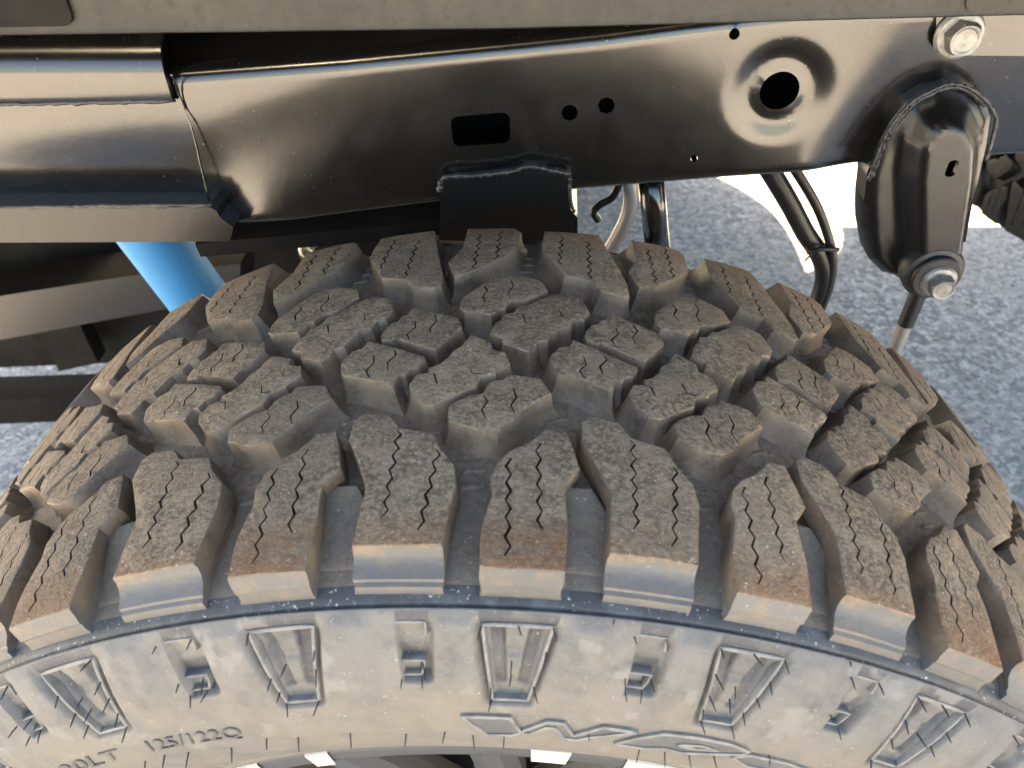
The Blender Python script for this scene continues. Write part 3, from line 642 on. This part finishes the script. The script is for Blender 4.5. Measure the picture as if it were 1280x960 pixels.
# small pad with a flange bolt at the right end
plate('mounting_pad', [(0.2592, 1.0010), (0.2673, 0.9737), (0.2718, 0.9670), (0.2791, 0.9621), (0.3938, 0.9595), (0.3752, 0.9991)], .193, .21, 'black', rail, .003)
def hex_bolt(name, c, r, h, parent, m='zinc', tilt=0.0):
    """flange bolt with its axis along y, head towards the wheel"""
    bm = bmesh.new()
    def ring(rr, y, n, ph=0.0): return [bm.verts.new((c[0] + rr * math.cos(2 * math.pi * i / n + ph), c[1] + y, c[2] + rr * math.sin(2 * math.pi * i / n + ph))) for i in range(n)]
    a = [ring(r * 1.38, 0, 24), ring(r * 1.40, -h * .12, 24), ring(r * 1.25, -h * .25, 24), ring(r * 1.06, -h * .30, 24)]
    for p, q_ in zip(a[:-1], a[1:]):
        for i in range(24): bm.faces.new((p[i], q_[i], q_[(i + 1) % 24], p[(i + 1) % 24]))
    bm.faces.new(a[-1])
    def hx(rr, y): 
        out = []
        for i in range(24):
            t = 2 * math.pi * i / 24 + .35; k = math.cos(math.pi / 6) / math.cos((t - .35 + math.pi / 6) % (math.pi / 3) - math.pi / 6); out.append(bm.verts.new((c[0] + rr * k * math.cos(t), c[1] + y, c[2] + rr * k * math.sin(t))))
        return out
    b = [hx(r, -h * .28), hx(r, -h * .88), ring(r * .84, -h, 24, .35), ring(r * .70, -h * .985, 24, .35), ring(r * .62, -h * .94, 24, .35)]
    for p, q_ in zip(b[:-1], b[1:]):
        for i in range(24): bm.faces.new((p[i], q_[i], q_[(i + 1) % 24], p[(i + 1) % 24]))
    bm.faces.new(b[-1])
    return bm_obj(name, bm, m, parent, 28)
local(hex_bolt('bolt', (0.2802, 0.1930, 0.9745), .0105, .012, rail))
# spring hanger: pressed tongue with a raised centre, welded to the rail
HO = [(0.2537, 0.8608), (0.2490, 0.8849), (0.2506, 0.9043), (0.2542, 0.9206), (0.2604, 0.9336), (0.2697, 0.9417), (0.2832, 0.9451), (0.2969, 0.9414), (0.3095, 0.9331), (0.3165, 0.9231), (0.3206, 0.9048), (0.3239, 0.8826), (0.3281, 0.8523), (0.3326, 0.8197), (0.3303, 0.8010), (0.3095, 0.7938), (0.2827, 0.8024), (0.2698, 0.8143), (0.2606, 0.8365)]
if poly_area(HO) < 0: HO = HO[::-1]
BO = [(0.3079, 0.7770), (0.2868, 0.8457), (0.2728, 0.8908), (0.2686, 0.9129), (0.2719, 0.9261), (0.2812, 0.9316), (0.2932, 0.9274), (0.3032, 0.9153), (0.3103, 0.8905), (0.3194, 0.8456), (0.3356, 0.7771)]
HP = densify(HO, .004); hole = rrect(0.2883, 0.8941, 0.2949, 0.9057, .0028)
lo, hi = HP.min(0), HP.max(0); gp = []
for x in np.arange(lo[0], hi[0], .003):
    for z in np.arange(lo[1], hi[1], .003):
        if inside((x, z), HP) and dist_poly((x, z), HP) > .0016 and not inside((x, z), hole) and dist_poly((x, z), hole) > .0012: gp.append((x, z))
V2, T, H = cdt(HP, [hole], gp)
def hang_y(x, z):
    d = dist_poly((x, z), BO); d = d if inside((x, z), BO) else -d
    e = dist_poly((x, z), HP); low_ = float(sst(np.array(0.8799 - z), 0., .04))
    return .1915 - .020 * float(sst(np.array(d), -.0085, .005)) - .004 * float(sst(np.array(e), 0, .006)) + .005 * low_ * float(1 - sst(np.array(e), 0, .006)) * (1 if d < 0 else .4)
V = [(x, hang_y(x, z), z) for x, z in V2]; F_ = []; E_ = {}
for t, h in zip(T, H):
    if h >= 0: continue
    if poly_area([V2[i] for i in t]) < 0: t = t[::-1]
    F_.append(t)
    for a, b in ((t[0], t[1]), (t[1], t[2]), (t[2], t[0])): E_[(a, b)] = 1
bk = {}
for a, b in list(E_):
    if (b, a) not in E_:
        for i in (a, b):
            if i not in bk: bk[i] = len(V); V.append((V[i][0], V[i][1] + .022 if not (dist_poly(V[i][::2], hole) < .0005) else V[i][1] + .004, V[i][2]))
        F_.append((b, a, bk[a], bk[b]))
hanger = local(mesh_obj('spring_hanger', V, F_, 'black2', None, rail, 40))
bead('weld_bead', [(0.2495, 0.1860, 0.8820), (0.2506, 0.1860, 0.9055), (0.2548, 0.1860, 0.9233), (0.2628, 0.1860, 0.9368), (0.2733, 0.1860, 0.9438), (0.2819, 0.1860, 0.9472), (0.2943, 0.1860, 0.9445), (0.3082, 0.1860, 0.9353), (0.3178, 0.1860, 0.9248)], .0013, rail, 8)
bead('weld_bead', [(0.2519, 0.1880, 0.8833), (0.2533, 0.1880, 0.9050), (0.2574, 0.1880, 0.9214), (0.2651, 0.1880, 0.9344), (0.2752, 0.1880, 0.9414), (0.2840, 0.1880, 0.9444), (0.2955, 0.1880, 0.9417), (0.3083, 0.1880, 0.9329)], .0014, rail, 18)
bead('weld_bead', [(0.3184, 0.1870, 0.9243), (0.3205, 0.1870, 0.9115), (0.3215, 0.1870, 0.8960)], .0013, rail, 9)
def lathe_y(name, c, pr, m, parent, n=40, sharp=35):
    t = np.linspace(0, 2 * math.pi, n, endpoint=False); V = []; F_ = []
    for y, r in pr: V += [(c[0] + r * math.cos(a), c[1] + y, c[2] + r * math.sin(a)) for a in t]
    for k in range(len(pr) - 1):
        for i in range(n): j = (i + 1) % n; F_.append((k * n + i, k * n + j, (k + 1) * n + j, (k + 1) * n + i))
    F_.append(tuple(range(n))); F_.append(tuple(range((len(pr) - 1) * n, len(pr) * n))[::-1])
    o = mesh_obj(name, V, F_, m, None, parent, sharp)
    return o
c = (0.3056, 0.1700, 0.8195); zc_ = c[2]
local(lathe_y('bushing', c, [(.03, .018), (.012, .0185), (.010, .0205), (-.001, .0208), (-.003, .0195), (-.004, .0165), (-.008, .0165), (-.009, .0155)], 'rubber', rail))
local(hex_bolt('bolt', (c[0] + .0015, c[1] - .008, c[2] - .002), .0088, .012, rail))

xs_ = list(np.linspace(-.75, .60, 28))
plate('inner_web', [(x, float(z_bot(x)) + .010) for x in xs_] + [(x, 1.02) for x in xs_[::-1]], .275, .281, 'under', rail, 0)

plate('hanger_back', [(0.3004, 0.8179), (0.2837, 0.8943), (0.3050, 0.9112), (0.3314, 0.8880), (0.3442, 0.8177)], .212, .216, 'under', rail, 0)  # plate added behind the slot to hide the bright ground


# ------------------------------------------------------------------ everything else
# truck body: sill strip above the rail, unseen bed floor and panels built to shade the tyre
body = thing('truck_body', 'dusty grey brown sill strip along the truck body above the frame rail', 'truck body', (0, .1, 1.0))
SY = .10
sx = np.linspace(-.8, .8, 60); zs = np.interp(sx, [(-0.2483, 1.0123)[0], (0.0163, 1.0115)[0], (0.2642, 1.0141)[0]], [1.0123, 1.0115, 1.0141])
pr = [(.018, .004), (.006, .001), (.0015, .0), (-.0005, .0012), (0, .003), (.0004, .03), (.002, .10), (.006, .16)]
V = [(x, SY + y, z + dz) for x, z in zip(sx, zs) for y, dz in pr]; n = len(pr)
local(mesh_obj('sill', V, [(i * n + j, (i + 1) * n + j, (i + 1) * n + j + 1, i * n + j + 1) for i in range(59) for j in range(n - 1)], 'sill', None, body, 60))
plate('sill_patch', rrect(-0.2911, 1.0174, -0.2051, 1.0515, .006), .0975, .103, 'under', body, .0012)  # dark plate in place of a sill recess, shade put into its colour
plate('sill_patch', rrect(0.2341, 1.0162, 0.3440, 1.0429, .006), .0985, .103, 'sill', body, .0012)
local(bm_obj('bed_floor', box_bm((-1.5, .13, 1.075), (1.9, 2.26, 1.11)), 'under', body))
def arch_panel(name, y0, y1, zlow, ztop, cx, cz, r, x0, x1):
    pts = [(x0, zlow), (cx - math.sqrt(max(r * r - (zlow - cz) ** 2, 0)), zlow)]
    a0 = math.atan2(zlow - cz, -math.sqrt(max(r * r - (zlow - cz) ** 2, 0))) % (2 * math.pi); a1 = math.pi - a0
    for i in range(1, 24):
        t = a0 + (a1 - a0) * i / 24; pts.append((cx + r * math.cos(t), cz + r * math.sin(t)))
    pts += [(cx + math.sqrt(max(r * r - (zlow - cz) ** 2, 0)), zlow), (x1, zlow), (x1, ztop), (x0, ztop)]
    return plate(name, pts, y0, y1, 'body', body, .004)
arch_panel('far_side_panel', 2.26, 2.30, .73, 1.45, -.02, .47, .53, -1.5, 1.9)  # unseen; lower edge and arch shaped for the sunlit ground patch
local(bm_obj('near_side_panel', box_bm((-1.5, .108, 1.13), (1.9, .13, 1.60)), 'body', body))  # unseen; its place and height set how far the shade reaches
local(bm_obj('shade_plate', box_bm((-1.0, -.05, 1.165), (1.0, .108, 1.185)), 'under', body))  # unseen plate added to cut sky light on the rear tread
local(bm_obj('tailgate', box_bm((1.9, .1, .62), (1.94, 2.30, 1.45)), 'body', body))
local(bm_obj('cab_wall', box_bm((-1.56, .1, .62), (-1.5, 2.30, 1.75)), 'body', body))

# blue shock absorber leaning behind the tyre
shock = thing('shock_absorber', 'bright blue shock absorber tube leaning between frame rail and tyre', 'shock absorber', (-0.3232, 0.3400, 0.6356))
a, b = Vector((-0.3698, 0.3600, 0.7647)), Vector((-0.3131, 0.3400, 0.6409)); d = (b - a).normalized()
local(bm_obj('shock_body', tube_bm([a, a + d * .002, b - d * .004, b], [.028, .0305, .0305, .028], 40), 'blue', shock, 40))
local(bm_obj('piston_rod', tube_bm([a - d * .12, a], .009, 16), 'zinc', shock, 40))
local(bm_obj('lower_eye', tube_bm([b + d * .02 + Vector((-.02, 0, 0)), b + d * .02 + Vector((.02, 0, 0))], .02, 20), 'rubber', shock, 40))

# dull steelwork under the truck, left of the tyre
cm = tag(plate('crossmember', [(-0.9156, 0.4921), (-0.5226, 0.5590), (-0.3680, 0.5775), (-0.3818, 0.5241), (-0.5010, 0.5026), (-0.9670, 0.4034)], .55, .62, 'black2', None, .004), 'dusty brown crossmember bar behind the blue shock absorber', 'crossmember')
tag(plate('backing_plate', [(-1.0744, 0.5535), (-0.2692, 0.5507), (-0.3063, 0.3391), (-0.7233, 0.3115), (-1.2519, 0.2814)], .66, .72, 'under', None, .006), 'dull black backing plate added to darken the gap behind the crossmember', 'backing plate')  # added plate, blocks the bright ground to keep the background dark
tag(plate('stay_bracket', [(-0.7191, 0.4486), (-0.6595, 0.4633), (-0.6602, 0.3645), (-0.7296, 0.3478)], .60, .63, 'under', None, .003), 'short black stay bracket hanging below the brown crossmember', 'bracket')
tag(bm_obj('axle_tube', tube_bm([(0, .13, .444), (0, .3, .444), (0, 1.9, .444)], [.05, .045, .045], 32), 'under'), 'dull black axle tube running inwards from behind the wheel', 'axle')
tag(plate('trailing_arm', [(-1.1566, 0.2528), (-0.5977, 0.2798), (-0.6143, 0.2289), (-1.1939, 0.1916)], .62, .68, 'under', None, .006), 'dull black trailing arm running low beside the tyre', 'trailing arm')
tag(plate('spring_bucket', [(-0.1543, 0.8291), (-0.0566, 0.8285), (-0.0600, 0.7913), (-0.0794, 0.7676), (-0.1626, 0.7678)], .30, .40, 'under', None, .01), 'dull black spring bucket tucked under the frame rail', 'spring bucket')
tag(bm_obj('inner_rail_flange', beam_bm((-0.2398, 0.2350, 0.8133), (-0.0441, 0.2350, 0.8326), .05, .012), 'under', None, 35, .002), 'thin black flange along the underside of the frame rail', 'flange')

# more dark hardware in the gaps: coil spring, hoses, a second bar
coil = [Vector((-0.1504, 0.3600, 0.7300)) + Vector((.055 * math.cos(t), .055 * math.sin(t), .010 * t - .10)) for t in np.linspace(0, 2 * math.pi * 3.2, 90)]
tag(bm_obj('coil_spring', tube_bm(coil, .0075, 10), 'black2', None, 180), 'black coil spring standing in the dark under the frame rail', 'coil spring')
tag(bm_obj('tow_bar', beam_bm((-1.4804, 0.8000, -0.0745), (-0.8426, 0.8000, -0.0076), .05, .03), 'under', None, 35, .004), 'low dull black bar under the trailing arm beside the tyre', 'bar')
hb = thing('bushing_housing', 'round black rubber bushing housing half hidden between frame rail and tread', 'bushing', (-0.1272, 0.2700, 0.7611))
local(lathe_y('housing', (-0.1230, 0.2700, 0.7885), [(.05, .030), (.004, .032), (.0, .030), (.001, .026), (.006, .025), (.006, .018), (-.002, .017), (-.004, .010)], 'black2', hb))
local(bm_obj('arm', beam_bm((-0.1182, 0.2900, 0.7730), (-0.0031, 0.3600, 0.7018), .03, .03), 'under', hb, 35, .004))
tag(bm_obj('brake_line', tube_bm(spline([(-0.2381, 0.3000, 0.7933), (-0.1981, 0.3000, 0.7795), (-0.1673, 0.3000, 0.7898), (-0.1437, 0.3000, 0.8031), (-0.0814, 0.3000, 0.7973), (-0.0553, 0.3000, 0.7748)]), .0035, 10), 'cable', None, 180), 'thin black brake line looping under the frame rail beside the bump bracket', 'brake line')
# cables, strap and pipe to the right of the bump bracket
cb = thing('brake_cable', 'black sleeved brake cables with a tie curving down behind the tyre', 'cable', (0.2826, 0.3000, 0.7013))
local(bm_obj('cable_sleeve', tube_bm(spline([(0.2032, 0.3000, 0.8482), (0.2201, 0.3000, 0.8254), (0.2382, 0.3000, 0.8002), (0.2557, 0.3000, 0.7737), (0.2731, 0.3000, 0.7508), (0.2831, 0.3000, 0.7279), (0.2832, 0.3000, 0.6986), (0.2753, 0.3000, 0.6589)]), .0085, 14), 'cable', cb, 180))
local(bm_obj('cable_sleeve', tube_bm(spline([(0.2208, 0.2950, 0.8504), (0.2394, 0.2950, 0.8279), (0.2597, 0.2950, 0.7998), (0.2757, 0.2950, 0.7702), (0.2845, 0.2950, 0.7474), (0.2877, 0.2950, 0.7183), (0.2842, 0.2950, 0.6819)]), .0042, 12), 'cable', cb, 180))
local(bm_obj('cable_tie', tube_bm([(0.2572, 0.2880, 0.7602), (0.2678, 0.2860, 0.7655), (0.2837, 0.2880, 0.7634)], .0022, 8), 'rubber', cb, 180))
local(bm_obj('cable_tie', tube_bm([(0.2562, 0.2890, 0.7660), (0.2609, 0.2860, 0.7598), (0.2576, 0.2880, 0.7520)], .0012, 6), 'rubber', cb, 180))
sp = tag(bm_obj('hose_clip', tube_bm(spline([(0.0948, 0.2450, 0.8549), (0.0977, 0.2450, 0.8387), (0.0958, 0.2450, 0.8205), (0.0882, 0.2450, 0.8001), (0.0801, 0.2450, 0.7834)]), .0058, 14), 'steelrod', None, 180), 'curved hose clip, coloured pale for its reflection, beside the bump bracket', 'clip')  # reflection on the black strap put into a pale colour
tag(bm_obj('hose_hook', tube_bm(spline([(0.0884, 0.2400, 0.8555), (0.0831, 0.2400, 0.8415), (0.0737, 0.2400, 0.8347), (0.0690, 0.2400, 0.8284), (0.0730, 0.2400, 0.8206)]), .003, 10), 'black2', None, 180), 'small black hook beside the pale hose clip', 'hook')
tag(bm_obj('brake_pipe', tube_bm([(0.1133, 0.2700, 0.8466), (0.1192, 0.2700, 0.8147), (0.1288, 0.2700, 0.7607)], .0105, 20), 'black', None, 180), 'glossy black vertical pipe between hose clip and asphalt gap', 'pipe')
# anti-roll link below the hanger bushing
lk = thing('stabiliser_link', 'slim pale link rod below the hanger bushing, black at its upper end', 'link', (0.3120, 0.2000, 0.6682))
a, b = Vector((0.3122, 0.1900, 0.7903)), Vector((0.3110, 0.1900, 0.7579)); d = (b - a).normalized()
local(bm_obj('link_sleeve', tube_bm([a, b], .0062, 16), 'cable', lk, 40)); local(bm_obj('link_rod', tube_bm([b - d * .004, b + d * .20], .0052, 16), 'steelrod', lk, 40))

# far wheel on the other side (its shadow lies on the ground) and the spare slung under the bed
def plain_wheel(name, label, loc, cat='wheel'):
    w_ = thing(name, label, cat, loc)
    o = lathe('tyre', [(v / 1000, r / 1000) for v, r in side[::-1]] + [(v / 1000, float(r_tread(v)) / 1000) for v in np.linspace(126, -126, 13)] + [(-v / 1000, r / 1000) for v, r in side], 'floor', w_, 96)
    lathe('rim', [(.122, .268), (.10, .25), (-.02, .24), (-.03, .1), (-.03, .0)], 'rim', w_, 64)
    return w_
plain_wheel('wheel', 'dark tyre on the far side of the truck, beyond the axle tube', (-.05, 2.06, 0))
spare = thing('spare_wheel', 'black spare tyre slung flat under the truck, right of the spring hanger', 'spare wheel')
spare.matrix_world = Matrix.Translation((1.115, .90, .632)) @ Matrix.Rotation(rad(-90), 4, 'X') @ Matrix.Rotation(rad(200), 4, 'Y') @ Matrix.Translation((0, 0, -ZC / 1000))
st = lathe('tyre', [(v / 1000, r / 1000) for v, r in side[::-1]] + [(v / 1000, float(r_tread(v)) / 1000 - DEPTH / 1000) for v in np.linspace(126, -126, 13)] + [(-v / 1000, r / 1000) for v, r in side], 'rubber', spare, 96)
for n in range(-5, 6):
    for kind in BLOCKS:
        src = block_objs[(kind, n)]; o = src.copy(); col.objects.link(o); o.parent = st
        for ms in o.material_slots: ms.link = 'OBJECT'; ms.material = M['rubber']
lathe('rim', [(.122, .268), (.10, .25), (-.02, .24), (-.03, .1), (-.03, .0)], 'rim', spare, 64)
